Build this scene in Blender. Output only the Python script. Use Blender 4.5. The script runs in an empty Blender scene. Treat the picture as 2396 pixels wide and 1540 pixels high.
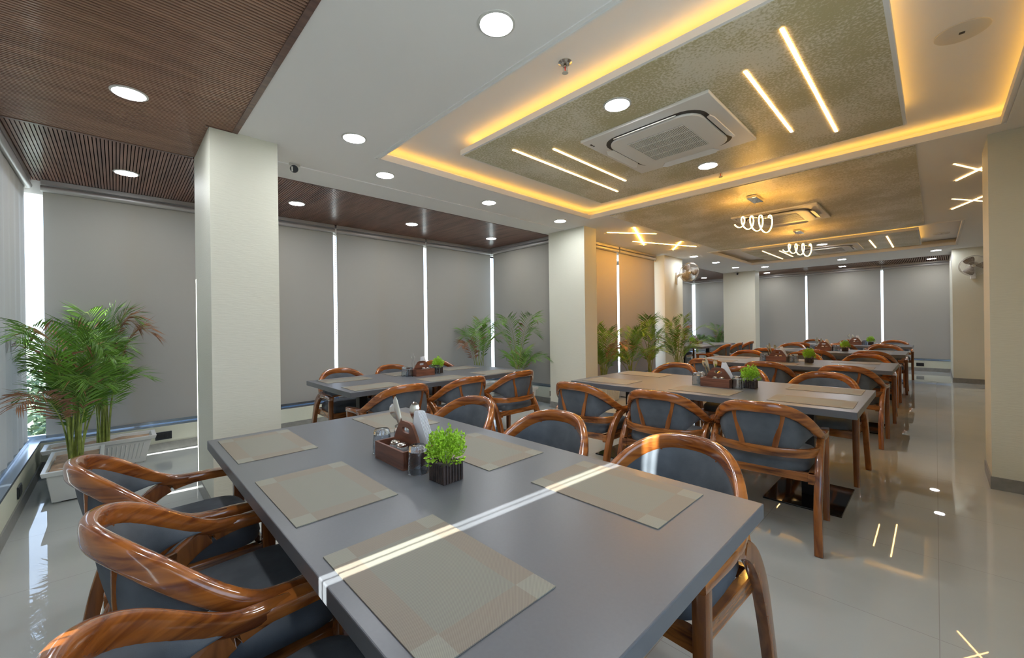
import bpy, bmesh, math, random
from mathutils import Vector, Matrix
R = math.radians
PI = math.pi
scene = bpy.context.scene
COL = scene.collection
rnd = random.Random(7)

# ---------------------------------------------------------------- camera
FPX, CX, CY, ROLL, YAW = 958.3, 1198.0, 758.1, -0.01317, R(45.956)
CAMZ = 1.31
cam_data = bpy.data.cameras.new('camera')
cam_data.sensor_fit = 'HORIZONTAL'
cam_data.sensor_width = 36.0
cam_data.lens = 36.0 * FPX / 2396.0
cam_data.shift_y = -(770.0 - CY) / 2396.0
cam_data.clip_start = 0.02
cam_data.clip_end = 400
cam = bpy.data.objects.new('camera', cam_data)
COL.objects.link(cam)
_R = Vector((math.cos(YAW), math.sin(YAW), 0)); _U = Vector((0, 0, 1)); _F = Vector((-math.sin(YAW), math.cos(YAW), 0))
_c, _s = math.cos(ROLL), math.sin(ROLL)
_x = _R * _c + _U * _s; _y = -_R * _s + _U * _c; _z = -_F
cam.matrix_world = Matrix(((_x.x, _y.x, _z.x, 0), (_x.y, _y.y, _z.y, 0), (_x.z, _y.z, _z.z, CAMZ), (0, 0, 0, 1)))
scene.camera = cam

# ---------------------------------------------------------------- view, world, sun
scene.view_settings.view_transform = 'Standard'
scene.view_settings.look = 'None'
scene.view_settings.gamma = 1.0
scene.view_settings.use_curve_mapping = False
scene.view_settings.exposure = 0.0

w = bpy.data.worlds.new('sky'); scene.world = w; w.use_nodes = True
nt = w.node_tree; nt.nodes.clear()
wo = nt.nodes.new('ShaderNodeOutputWorld'); bg = nt.nodes.new('ShaderNodeBackground')
tc = nt.nodes.new('ShaderNodeTexCoord'); sx = nt.nodes.new('ShaderNodeSeparateXYZ'); cr = nt.nodes.new('ShaderNodeValToRGB')
cr.color_ramp.elements[0].position = 0.0; cr.color_ramp.elements[0].color = (0.86, 0.91, 1.0, 1)
cr.color_ramp.elements[1].position = 0.6; cr.color_ramp.elements[1].color = (0.45, 0.65, 1.0, 1)
nt.links.new(tc.outputs['Generated'], sx.inputs[0]); nt.links.new(sx.outputs['Z'], cr.inputs[0])
nt.links.new(cr.outputs[0], bg.inputs['Color']); nt.links.new(bg.outputs[0], wo.inputs[0])
bg.inputs['Strength'].default_value = 4.0

sun_data = bpy.data.lights.new('sun', 'SUN'); sun_data.energy = 32.0; sun_data.angle = R(0.35); sun_data.color = (1.0, 0.95, 0.88)
sun = bpy.data.objects.new('sun', sun_data); COL.objects.link(sun)
SUN_DIR = Vector((0.05, 1.0, -0.73)).normalized()
sun.rotation_euler = SUN_DIR.to_track_quat('-Z', 'Y').to_euler()
sun.location = (-1, -8, 6)

DOWNLIGHT = 165.0      # radiance of the round ceiling lamps
COVE = 7.2            # radiance of the amber cove strips
LINEAR = 18.0          # radiance of the warm linear lamps

# ---------------------------------------------------------------- materials
MATS = {}
def new_mat(name):
    m = bpy.data.materials.new(name); m.use_nodes = True; MATS[name] = m
    return m, m.node_tree, m.node_tree.nodes['Principled BSDF']

def plain(name, col, rough=0.5, metal=0.0, spec=0.5, coat=0.0, noise=0.0, nscale=20, bump=0.0, bscale=60, bstretch=(1, 1, 1), trans=0.0, ior=1.5):
    m, t, b = new_mat(name)
    b.inputs['Base Color'].default_value = (*col, 1); b.inputs['Roughness'].default_value = rough
    b.inputs['Metallic'].default_value = metal; b.inputs['Specular IOR Level'].default_value = spec
    b.inputs['Coat Weight'].default_value = coat; b.inputs['Coat Roughness'].default_value = 0.08
    b.inputs['Transmission Weight'].default_value = trans; b.inputs['IOR'].default_value = ior
    if noise or bump:
        c = t.nodes.new('ShaderNodeTexCoord'); mp = t.nodes.new('ShaderNodeMapping'); mp.inputs['Scale'].default_value = bstretch
        t.links.new(c.outputs['Object'], mp.inputs[0])
    if noise:
        n = t.nodes.new('ShaderNodeTexNoise'); n.inputs['Scale'].default_value = nscale; n.inputs['Detail'].default_value = 4
        t.links.new(mp.outputs[0], n.inputs['Vector'])
        r = t.nodes.new('ShaderNodeValToRGB')
        r.color_ramp.elements[0].position = .3; r.color_ramp.elements[1].position = .7
        r.color_ramp.elements[0].color = (*[max(0, x * (1 - noise)) for x in col], 1)
        r.color_ramp.elements[1].color = (*[min(1, x * (1 + noise)) for x in col], 1)
        t.links.new(n.outputs['Fac'], r.inputs[0]); t.links.new(r.outputs[0], b.inputs['Base Color'])
    if bump:
        n2 = t.nodes.new('ShaderNodeTexNoise'); n2.inputs['Scale'].default_value = bscale; n2.inputs['Detail'].default_value = 3
        t.links.new(mp.outputs[0], n2.inputs['Vector'])
        bp = t.nodes.new('ShaderNodeBump'); bp.inputs['Strength'].default_value = bump; bp.inputs['Distance'].default_value = 0.004
        t.links.new(n2.outputs['Fac'], bp.inputs['Height']); t.links.new(bp.outputs[0], b.inputs['Normal'])
    return m

def emitter(name, col, strength):
    m, t, b = new_mat(name)
    b.inputs['Base Color'].default_value = (*col, 1)
    b.inputs['Emission Color'].default_value = (*col, 1); b.inputs['Emission Strength'].default_value = strength
    return m

def wood(name, dark, light, rough=0.25, coat=0.5, scale=1.0, axis='Y', vary=0.25):
    m, t, b = new_mat(name)
    c = t.nodes.new('ShaderNodeTexCoord'); mp = t.nodes.new('ShaderNodeMapping')
    s = {'X': (1.2, 9, 9), 'Y': (9, 1.2, 9), 'Z': (9, 9, 1.2), 'A': (5, 5, 5), 'H': (2.4, 2.4, 17)}[axis]
    mp.inputs['Scale'].default_value = [x * scale for x in s]
    oi = t.nodes.new('ShaderNodeObjectInfo')
    add = t.nodes.new('ShaderNodeVectorMath'); add.operation = 'ADD'
    mul = t.nodes.new('ShaderNodeVectorMath'); mul.operation = 'SCALE'; mul.inputs['Scale'].default_value = 3.0
    cmb = t.nodes.new('ShaderNodeCombineXYZ')
    for k in range(3): t.links.new(oi.outputs['Random'], cmb.inputs[k])
    t.links.new(cmb.outputs[0], mul.inputs[0]); t.links.new(c.outputs['Object'], add.inputs[0]); t.links.new(mul.outputs[0], add.inputs[1])
    t.links.new(add.outputs[0], mp.inputs[0])
    n = t.nodes.new('ShaderNodeTexNoise'); n.inputs['Scale'].default_value = 2.2; n.inputs['Detail'].default_value = 6; n.inputs['Distortion'].default_value = 0.7
    t.links.new(mp.outputs[0], n.inputs['Vector'])
    r = t.nodes.new('ShaderNodeValToRGB'); e = r.color_ramp.elements
    e[0].position = .32; e[0].color = (*dark, 1); e[1].position = .68; e[1].color = (*light, 1)
    mid = e.new(.5); mid.color = (*[(a * .45 + q * .55) for a, q in zip(dark, light)], 1)
    t.links.new(n.outputs['Fac'], r.inputs[0])
    hs = t.nodes.new('ShaderNodeHueSaturation'); mr = t.nodes.new('ShaderNodeMapRange')
    mr.inputs['To Min'].default_value = 1 - vary; mr.inputs['To Max'].default_value = 1 + vary
    t.links.new(oi.outputs['Random'], mr.inputs['Value']); t.links.new(mr.outputs[0], hs.inputs['Value'])
    t.links.new(r.outputs[0], hs.inputs['Color']); t.links.new(hs.outputs[0], b.inputs['Base Color'])
    b.inputs['Roughness'].default_value = rough; b.inputs['Coat Weight'].default_value = coat; b.inputs['Coat Roughness'].default_value = 0.06
    return m

plain('paint_white', (0.84, 0.83, 0.82), 0.7)
plain('pillar_paper', (0.64, 0.635, 0.535), 0.55, bump=0.32, bscale=14, bstretch=(1.2, 1.2, 9))
plain('wall_paint', (0.60, 0.61, 0.50), 0.6, bump=0.2, bscale=40)
plain('granite_skirt', (0.22, 0.215, 0.20), 0.3, noise=.12)
plain('ledge_metal', (0.35, 0.42, 0.50), 0.22, metal=0.9)
plain('tube_metal', (0.42, 0.40, 0.39), 0.35, metal=0.4)
plain('slat_back', (0.006, 0.003, 0.0025), 0.95, spec=.1)
wood('slat_wood_y', (0.27, 0.150, 0.100), (0.38, 0.215, 0.142), 0.35, 0.15, 0.62, 'Y', 0.0)
wood('slat_wood_x', (0.12, 0.050, 0.036), (0.27, 0.125, 0.085), 0.30, 0.2, 0.62, 'X', 0.0)
wood('slat_trim', (0.085, 0.042, 0.032), (0.17, 0.085, 0.06), 0.35, 0.2, 1.5, 'Y', 0.0)
wood('teak', (0.13, 0.030, 0.006), (0.40, 0.128, 0.022), 0.20, 0.8, 1.0, 'H', 0.12)
wood('teak_leg', (0.12, 0.032, 0.008), (0.36, 0.122, 0.028), 0.25, 0.5, 1.0, 'Z', 0.15)
wood('teak_cross', (0.08, 0.024, 0.008), (0.40, 0.14, 0.030), 0.22, 0.6, 1.0, 'H', 0.15)
wood('caddy_wood', (0.085, 0.028, 0.014), (0.21, 0.080, 0.045), 0.4, 0.2, 1.4, 'X', 0.1)
plain('upholstery', (0.092, 0.105, 0.120), 0.75, spec=.3, noise=.22, nscale=9, bump=.15, bscale=500)
plain('laminate', (0.108, 0.114, 0.124), 0.34, spec=.45, noise=.03, nscale=120)
plain('black_metal', (0.012, 0.012, 0.013), 0.28, spec=.5)
plain('black_plate', (0.008, 0.008, 0.009), 0.06, spec=.6)
plain('black_plastic', (0.015, 0.017, 0.022), 0.3)
plain('white_plastic', (0.62, 0.61, 0.58), 0.4)
plain('planter_white', (0.66, 0.66, 0.63), 0.35)
plain('soil', (0.42, 0.28, 0.18), 0.9, noise=.35, nscale=14, bump=1.0, bscale=25)
plain('napkin', (0.74, 0.75, 0.78), 0.85)
plain('steel', (0.72, 0.70, 0.66), 0.16, metal=1.0)
plain('tumbler_glass', (0.74, 0.80, 0.86), 0.04, trans=1.0, ior=1.45, bump=1.0, bscale=34)
plain('shaker_glass', (0.82, 0.84, 0.86), 0.1, trans=0.8, ior=1.4, bump=1.0, bscale=90)
plain('charred_stick', (0.035, 0.022, 0.018), 0.5, noise=.5, nscale=40)
plain('bright_leaf', (0.34, 0.58, 0.03), 0.5, noise=.35, nscale=30)
plain('palm_leaf', (0.115, 0.245, 0.022), 0.4, noise=.45, nscale=5)
plain('palm_dry', (0.28, 0.13, 0.06), 0.6, noise=.4, nscale=10)
plain('palm_cane', (0.22, 0.27, 0.05), 0.45, noise=.35, nscale=22)
plain('grille_dark', (0.05, 0.045, 0.04), 0.6)
plain('ac_white', (0.80, 0.77, 0.73), 0.4)
plain('red_bulb', (0.6, 0.03, 0.02), 0.2)
plain('tree_leaf', (0.10, 0.15, 0.07), 0.6, noise=.4, nscale=2)
plain('tree_bark', (0.15, 0.10, 0.07), 0.8)
plain('ground', (0.42, 0.42, 0.36), 0.9, noise=.25, nscale=.3)
emitter('lamp_cool', (0.93, 0.96, 1.0), DOWNLIGHT)
emitter('cove_amber', (1.0, 0.53, 0.08), COVE)
emitter('line_warm', (1.0, 0.60, 0.22), LINEAR)
emitter('helix_warm', (1.0, 0.52, 0.10), LINEAR * 4.2)
emitter('line_amber', (1.0, 0.48, 0.06), LINEAR * 12)

def window_glass():
    m, t, b = new_mat('window_glass'); t.nodes.clear()
    o = t.nodes.new('ShaderNodeOutputMaterial'); mx = t.nodes.new('ShaderNodeMixShader'); tr = t.nodes.new('ShaderNodeBsdfTransparent')
    gl = t.nodes.new('ShaderNodeBsdfGlossy'); gl.inputs['Roughness'].default_value = 0.0; fr = t.nodes.new('ShaderNodeFresnel'); fr.inputs['IOR'].default_value = 1.35
    tr.inputs['Color'].default_value = (.9, .94, .96, 1)
    mn = t.nodes.new('ShaderNodeMath'); mn.operation = 'MINIMUM'; mn.inputs[1].default_value = .12; t.links.new(fr.outputs[0], mn.inputs[0]); t.links.new(mn.outputs[0], mx.inputs[0]); t.links.new(tr.outputs[0], mx.inputs[1]); t.links.new(gl.outputs[0], mx.inputs[2]); t.links.new(mx.outputs[0], o.inputs[0])
window_glass()

def floor_tile():
    m, t, b = new_mat('floor_tile')
    c = t.nodes.new('ShaderNodeTexCoord')
    br = t.nodes.new('ShaderNodeTexBrick'); br.offset = 0.0
    br.inputs['Scale'].default_value = 1.0; br.inputs['Brick Width'].default_value = 0.8; br.inputs['Row Height'].default_value = 0.8
    br.inputs['Mortar Size'].default_value = 0.0015; br.inputs['Color1'].default_value = (0.475, 0.495, 0.475, 1); br.inputs['Color2'].default_value = (0.485, 0.50, 0.48, 1)
    br.inputs['Mortar'].default_value = (0.36, 0.36, 0.34, 1)
    t.links.new(c.outputs['Object'], br.inputs['Vector'])
    n = t.nodes.new('ShaderNodeTexNoise'); n.inputs['Scale'].default_value = 1.3; n.inputs['Detail'].default_value = 5
    t.links.new(c.outputs['Object'], n.inputs['Vector'])
    mx = t.nodes.new('ShaderNodeMixRGB'); mx.blend_type = 'MULTIPLY'; mx.inputs['Fac'].default_value = .25
    t.links.new(br.outputs['Color'], mx.inputs[1]); t.links.new(n.outputs['Fac'], mx.inputs[2]); t.links.new(mx.outputs[0], b.inputs['Base Color'])
    b.inputs['Roughness'].default_value = 0.012; b.inputs['Specular IOR Level'].default_value = 0.6
floor_tile()

def gold_panel():
    m, t, b = new_mat('gold_paper')
    c = t.nodes.new('ShaderNodeTexCoord')
    n = t.nodes.new('ShaderNodeTexNoise'); n.inputs['Scale'].default_value = 70; n.inputs['Detail'].default_value = 3
    n2 = t.nodes.new('ShaderNodeTexNoise'); n2.inputs['Scale'].default_value = 2.3; n2.inputs['Detail'].default_value = 3
    for q in (n, n2): t.links.new(c.outputs['Object'], q.inputs['Vector'])
    ad = t.nodes.new('ShaderNodeMath'); ad.operation = 'MULTIPLY_ADD'; ad.inputs[1].default_value = .85; t.links.new(n2.outputs['Fac'], ad.inputs[0]); t.links.new(n.outputs['Fac'], ad.inputs[2])
    r = t.nodes.new('ShaderNodeValToRGB'); e = r.color_ramp.elements
    e[0].position = .78; e[0].color = (0.74, 0.68, 0.54, 1); e[1].position = 1.0; e[1].color = (0.50, 0.44, 0.25, 1)
    t.links.new(ad.outputs[0], r.inputs[0]); t.links.new(r.outputs[0], b.inputs['Base Color'])
    bp = t.nodes.new('ShaderNodeBump'); bp.inputs['Strength'].default_value = .5; bp.inputs['Distance'].default_value = .003
    t.links.new(n.outputs['Fac'], bp.inputs['Height']); t.links.new(bp.outputs[0], b.inputs['Normal'])
    b.inputs['Roughness'].default_value = 0.42
gold_panel()

def blind_fabric():
    m, t, b = new_mat('blind_fabric'); o = t.nodes['Material Output']
    c = t.nodes.new('ShaderNodeTexCoord')
    n = t.nodes.new('ShaderNodeTexNoise'); n.inputs['Scale'].default_value = 350
    t.links.new(c.outputs['Object'], n.inputs['Vector'])
    r = t.nodes.new('ShaderNodeValToRGB'); r.color_ramp.elements[0].color = (0.255, 0.228, 0.185, 1); r.color_ramp.elements[1].color = (0.315, 0.282, 0.23, 1)
    t.links.new(n.outputs['Fac'], r.inputs[0]); t.links.new(r.outputs[0], b.inputs['Base Color'])
    b.inputs['Roughness'].default_value = 0.65
    tl = t.nodes.new('ShaderNodeBsdfTranslucent'); tl.inputs['Color'].default_value = (.29, .33, .37, 1)
    mx = t.nodes.new('ShaderNodeMixShader'); mx.inputs[0].default_value = 0.055
    t.links.new(b.outputs[0], mx.inputs[1]); t.links.new(tl.outputs[0], mx.inputs[2]); t.links.new(mx.outputs[0], o.inputs[0])
blind_fabric()

def mat_weave():
    m, t, b = new_mat('placemat_weave')
    c = t.nodes.new('ShaderNodeTexCoord'); s = t.nodes.new('ShaderNodeSeparateXYZ'); t.links.new(c.outputs['Object'], s.inputs[0])
    def edge(ch, lim):
        a = t.nodes.new('ShaderNodeMath'); a.operation = 'ABSOLUTE'; t.links.new(s.outputs[ch], a.inputs[0])
        g = t.nodes.new('ShaderNodeMath'); g.operation = 'GREATER_THAN'; g.inputs[1].default_value = lim; t.links.new(a.outputs[0], g.inputs[0]); return g
    ex, ey = edge('X', .172), edge('Y', .098)
    sm = t.nodes.new('ShaderNodeMath'); sm.operation = 'ADD'; t.links.new(ex.outputs[0], sm.inputs[0]); t.links.new(ey.outputs[0], sm.inputs[1])
    hf = t.nodes.new('ShaderNodeMath'); hf.operation = 'MULTIPLY'; hf.inputs[1].default_value = .5; t.links.new(sm.outputs[0], hf.inputs[0])
    r = t.nodes.new('ShaderNodeValToRGB'); r.color_ramp.interpolation = 'CONSTANT'; e = r.color_ramp.elements
    e[0].position = 0; e[0].color = (0.215, 0.207, 0.165, 1); e[1].position = .25; e[1].color = (0.225, 0.188, 0.142, 1)
    k = e.new(.75); k.color = (0.255, 0.245, 0.195, 1)
    t.links.new(hf.outputs[0], r.inputs[0])
    wv = t.nodes.new('ShaderNodeTexWave'); wv.inputs['Scale'].default_value = 150; wv.bands_direction = 'DIAGONAL'; t.links.new(c.outputs['Object'], wv.inputs['Vector'])
    mx = t.nodes.new('ShaderNodeMixRGB'); mx.blend_type = 'MULTIPLY'; mx.inputs[0].default_value = .28
    t.links.new(r.outputs[0], mx.inputs[1]); t.links.new(wv.outputs['Color'], mx.inputs[2]); t.links.new(mx.outputs[0], b.inputs['Base Color'])
    b.inputs['Roughness'].default_value = .55
mat_weave()

# ---------------------------------------------------------------- mesh helpers
class MB:
    def __init__(s): s.v = []; s.f = []
    def add(s, vs, fs, M=None):
        n = len(s.v); s.v += [tuple(M @ Vector(p)) if M else tuple(p) for p in vs]; s.f += [tuple(n + i for i in f) for f in fs]; return s
    def box(s, x0, y0, z0, x1, y1, z1, M=None):
        vs = [(x, y, z) for z in (z0, z1) for y in (y0, y1) for x in (x0, x1)]
        return s.add(vs, [(0, 2, 3, 1), (4, 5, 7, 6), (0, 1, 5, 4), (2, 6, 7, 3), (0, 4, 6, 2), (1, 3, 7, 5)], M)
    def cbox(s, c, d, M=None):
        return s.box(c[0] - d[0] / 2, c[1] - d[1] / 2, c[2] - d[2] / 2, c[0] + d[0] / 2, c[1] + d[1] / 2, c[2] + d[2] / 2, M)
    def lathe(s, prof, n=16, M=None, cap=True):
        vs = [(r * math.cos(2 * PI * i / n), r * math.sin(2 * PI * i / n), z) for r, z in prof for i in range(n)]
        fs = [(k * n + i, k * n + (i + 1) % n, (k + 1) * n + (i + 1) % n, (k + 1) * n + i) for k in range(len(prof) - 1) for i in range(n)]
        if cap: fs += [tuple(range(n - 1, -1, -1)), tuple((len(prof) - 1) * n + i for i in range(n))]
        return s.add(vs, fs, M)
    def prism(s, poly, z0, z1, M=None):
        n = len(poly); vs = [(x, y, z0) for x, y in poly] + [(x, y, z1) for x, y in poly]
        return s.add(vs, [tuple(range(n - 1, -1, -1)), tuple(range(n, 2 * n))] + [(i, (i + 1) % n, n + (i + 1) % n, n + i) for i in range(n)], M)
    def sweep(s, path, size, up=(0, 0, 1), n=12, p=3.2, closed=False):
        """path: points; size: list of (width across, height along up) per point; superellipse section"""
        P = [Vector(q) for q in path]; N = len(P); up0 = Vector(up)
        if not isinstance(size, list): size = [size] * N
        base = len(s.v)
        for i, q in enumerate(P):
            if closed: T = P[(i + 1) % N] - P[i - 1]
            else: T = P[min(i + 1, N - 1)] - P[max(i - 1, 0)]
            T.normalize(); S = T.cross(up0)
            if S.length < 1e-4: S = T.cross(Vector((1, 0, 0)))
            S.normalize(); U = S.cross(T)
            a, b = size[i][0] / 2, size[i][1] / 2
            for k in range(n):
                th = 2 * PI * (k + .5) / n; c, sn = math.cos(th), math.sin(th)
                cc = math.copysign(abs(c) ** (2 / p), c); ss = math.copysign(abs(sn) ** (2 / p), sn)
                s.v.append(tuple(q + S * (a * cc) + U * (b * ss)))
        for i in range(N if closed else N - 1):
            j = (i + 1) % N
            for k in range(n):
                k2 = (k + 1) % n
                s.f.append((base + i * n + k, base + i * n + k2, base + j * n + k2, base + j * n + k))
        if not closed:
            s.f.append(tuple(base + k for k in range(n - 1, -1, -1))); s.f.append(tuple(base + (N - 1) * n + k for k in range(n)))
        return s
    def tube(s, path, r, n=6, closed=False, up=(0, 0, 1)):
        return s.sweep(path, [(2 * (r(i / (len(path) - 1)) if callable(r) else r),) * 2 for i in range(len(path))], up=up, n=n, p=2, closed=closed)
    def build(s, name, mat, parent=None, smooth=False, bevel=0, loc=None):
        me = bpy.data.meshes.new(name); me.from_pydata(s.v, [], s.f); me.validate()
        bm = bmesh.new(); bm.from_mesh(me); bmesh.ops.recalc_face_normals(bm, faces=bm.faces[:]); bm.to_mesh(me); bm.free()
        me.materials.append(MATS[mat])
        if smooth:
            me.polygons.foreach_set('use_smooth', [True] * len(me.polygons))
            me.set_sharp_from_angle(angle=R(42))
        o = bpy.data.objects.new(name, me); COL.objects.link(o)
        if parent: o.parent = parent
        if loc: o.location = loc
        if bevel:
            b = o.modifiers.new('bevel', 'BEVEL'); b.width = bevel; b.segments = 2; b.limit_method = 'ANGLE'; b.angle_limit = R(40)
        return o

def smooth_path(pts, k=4):
    """Catmull-Rom through the points"""
    P = [Vector(p) for p in pts]; out = []
    for i in range(len(P) - 1):
        p0, p1, p2, p3 = P[max(i - 1, 0)], P[i], P[i + 1], P[min(i + 2, len(P) - 1)]
        for j in range(k):
            t = j / k
            out.append(.5 * ((2 * p1) + (p2 - p0) * t + (2 * p0 - 5 * p1 + 4 * p2 - p3) * t * t + (3 * p1 - p0 - 3 * p2 + p3) * t ** 3))
    out.append(P[-1]); return out

def tag(o, label=None, cat=None, group=None, kind=None):
    if label: o['label'] = label
    if cat: o['category'] = cat
    if group: o['group'] = group
    if kind: o['kind'] = kind
    return o
def empty(name, loc=(0, 0, 0), rz=0.0):
    o = bpy.data.objects.new(name, None); o.empty_display_size = .1; COL.objects.link(o); o.location = loc; o.rotation_euler = (0, 0, rz); return o
def struct(mb, name, mat, **k):
    return tag(mb.build(name, mat, **k), kind='structure')
KIDS = {}
def copy_tree(o, parent=None):
    c = o.copy(); COL.objects.link(c)
    if parent: c.parent = parent
    for ch in o.children: copy_tree(ch, c)
    return c

# ================================================================ THE SETTING
ZC = 2.7125; LIP = 0.045; ZR = ZC + 0.122
XW, YS, YN, XE = -5.75, -0.51, 14.4, 1.9
struct(MB().box(-5.95, -0.70, -0.12, 2.0, 14.6, 0.0), 'floor', 'floor_tile')

# white plaster ceiling around the two trays
T1 = (-3.21, 1.60, 0.34, 4.59); T2 = (-3.18, 8.70, 0.28, 11.45)
P1 = (-2.73, 2.07, -0.13, 4.13); P2 = (-2.73, 9.12, -0.17, 11.02)
c = MB()
for (x0, y0, x1, y1) in ((-4.25, .64, XE, T1[1]), (-4.25, T1[1], T1[0], T1[3]), (T1[2], T1[1], XE, T1[3]), (-4.25, T1[3], XE, T2[1]),
                         (-4.33, T2[1], T2[0], T2[3]), (T2[2], T2[1], XE, T2[3]), (-4.33, T2[3], XE, 13.2)):
    c.box(x0, y0, ZC, x1, y1, ZC + LIP)
struct(c, 'ceiling', 'paint_white')
struct(MB().box(-6.0, -.75, ZC + .17, 2.0, 5.3, ZC + .3).box(-4.45, 5.3, ZC + .17, 2.0, 9.1, ZC + .3).box(-6.0, 9.1, ZC + .17, 2.0, 14.7, ZC + .3), 'ceiling_slab', 'paint_white')

def strip_ring(x0, y0, x1, y1, z, w, parent):
    m = MB()
    m.box(x0, y0, z, x1, y0 + w, z + .006).box(x0, y1 - w, z, x1, y1, z + .006).box(x0, y0 + w, z, x0 + w, y1 - w, z + .006).box(x1 - w, y0 + w, z, x1, y1 - w, z + .006)
    return m.build('led_strip', 'cove_amber', parent)

for T, P, outer in ((T1, P1, True), (T2, P2, False)):
    e = .15
    rc = MB().box(T[0] - e, T[1] - e, ZR, T[2] + e, T[3] + e, ZR + .01)
    rc.box(T[0] - e - .01, T[1] - e, ZC + LIP, T[0] - e, T[3] + e, ZR).box(T[2] + e, T[1] - e, ZC + LIP, T[2] + e + .01, T[3] + e, ZR)
    rc.box(T[0] - e, T[1] - e - .01, ZC + LIP, T[2] + e, T[1] - e, ZR).box(T[0] - e, T[3] + e, ZC + LIP, T[2] + e, T[3] + e + .01, ZR)
    ro = struct(rc, 'ceiling_recess', 'paint_white')
    if outer: strip_ring(T[0] - .075, T[1] - .075, T[2] + .075, T[3] + .075, ZC + LIP, .018, ro)
    # hanging textured panel with its white rim
    po = struct(MB().box(P[0], P[1], ZC + .004, P[2], P[3], ZC + LIP).box(P[0] + .14, P[1] + .14, ZC + LIP, P[2] - .14, P[3] - .14, ZR), 'ceiling_panel', 'paint_white')
    struct(MB().box(P[0] + .02, P[1] + .02, ZC, P[2] - .02, P[3] - .02, ZC + .004), 'ceiling_panel_paper', 'gold_paper')
    strip_ring(P[0] + .055, P[1] + .055, P[2] - .055, P[3] - .055, ZC + LIP, .018, po)
    # double bead under the tray edge
    t = MB()
    for d, h in ((0.0, .010), (.028, .006)):
        a = .012
        t.box(T[0] - d - a, T[1] - d - a, ZC - h, T[2] + d + a, T[1] - d, ZC).box(T[0] - d - a, T[3] + d, ZC - h, T[2] + d + a, T[3] + d + a, ZC)
        t.box(T[0] - d - a, T[1] - d, ZC - h, T[0] - d, T[3] + d, ZC).box(T[2] + d, T[1] - d, ZC - h, T[2] + d + a, T[3] + d, ZC)
    struct(t, 'trim_1' if outer else 'trim_2', 'paint_white')
struct(MB().box(-2.95, 4.66, ZC - .006, -.10, 8.64, ZC), 'ceiling_middle_paper', 'gold_paper')
struct(MB().box(-3.86, .92, ZC - .008, -3.845, 4.86, ZC), 'trim_3', 'paint_white')

# slatted timber ceilings
def slats(name, x0, y0, x1, y1, along, pitch=.0213):
    m = MB(); g = pitch * (.50 if along == 'Y' else .27)
    if along == 'Y':
        n = int((x1 - x0) / pitch)
        for i in range(n): m.box(x0 + i * pitch, y0, ZC, x0 + (i + 1) * pitch - g, y1, ZC + .006)
    else:
        n = int((y1 - y0) / pitch)
        for i in range(n): m.box(x0, y0 + i * pitch, ZC, x1, y0 + (i + 1) * pitch - g, ZC + .011)
    o = struct(m, name, 'slat_wood_' + along.lower())
    MB().box(x0, y0, ZC + (.006 if along == 'Y' else .011), x1, y1, ZC + .03).build('slat_backing', 'slat_back', o)
    return o
slats('ceiling_slats_front', -4.22, -.60, .60, .615, 'Y')
slats('ceiling_slats_window', -5.90, -.60, -4.24, .44, 'X')
slats('ceiling_slats_bay', -5.90, .4224, -4.27, 5.10, 'X')
slats('ceiling_slats_far_bay', -5.90, 9.2, -4.35, 14.4, 'X', .03)
slats('ceiling_slats_far', -4.33, 13.22, .26, 14.4, 'Y', .03)
tr = MB()
tr.box(-3.50, .612, ZC - .006, .60, .645, ZC + .03).box(-4.245, -.60, ZC - .004, -4.215, .47, ZC + .03).box(-3.515, .46, ZC - .006, -3.49, .645, ZC + .03)
tr.box(-4.27, .9, ZC - .006, -4.25, 4.9, ZC + .03).box(-4.33, 13.2, ZC - .006, .26, 13.22, ZC + .03).box(-4.35, 9.2, ZC - .006, -4.33, 12.9, ZC + .03)
struct(tr, 'trim_4', 'slat_trim')

# pillars
def pillar(name, x0, y0, x1, y1, skirt=True):
    o = struct(MB().box(x0, y0, 0, x1, y1, ZC + .04), name, 'pillar_paper')
    if skirt: struct(MB().box(x0 - .008, y0 - .008, 0, x1 + .008, y1 + .008, .095), name.replace('wall', 'baseboard'), 'granite_skirt')
pillar('wall_pillar_left', -4.25, .478, -3.495, .903)
pillar('wall_pillar_middle', -4.19, 4.87, -3.515, 5.17)
pillar('wall_pillar_orange', -4.75, 8.30, -3.95, 9.18)
pillar('wall_pillar_far', -4.33, 12.85, -3.50, 13.25)
pillar('wall_pillar_right', .29, 4.81, 1.0, 5.35)
pillar('wall_pillar_far_right', .245, 12.25, 1.9, 14.4)

# low walls, their skirting and metal ledge
def lowwall(name, x0, y0, x1, y1, inner):
    struct(MB().box(x0, y0, 0, x1, y1, .265), 'wall_' + name, 'wall_paint')
    struct(MB().box(x0, y0, .265, x1, y1, .285), 'trim_ledge_' + name, 'ledge_metal')
    d = .01
    b = {'E': (x1, y0, x1 + d, y1), 'N': (x0, y1, x1, y1 + d), 'S': (x0, y0 - d, x1, y0)}[inner]
    struct(MB().box(b[0], b[1], 0, b[2], b[3], .09), 'baseboard_' + name, 'granite_skirt')
lowwall('west', -5.95, -.51, -5.75, 5.1, 'E')
lowwall('south', -5.95, -.70, .60, -.51, 'N')
lowwall('bay_north', -5.95, 5.1, -4.19, 5.3, 'S')
lowwall('middle', -4.45, 5.3, -4.2, 8.3, 'E')
lowwall('far_west', -5.95, 9.2, -5.75, 14.4, 'E')
lowwall('north', -5.95, 14.4, .245, 14.6, 'S')
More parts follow.
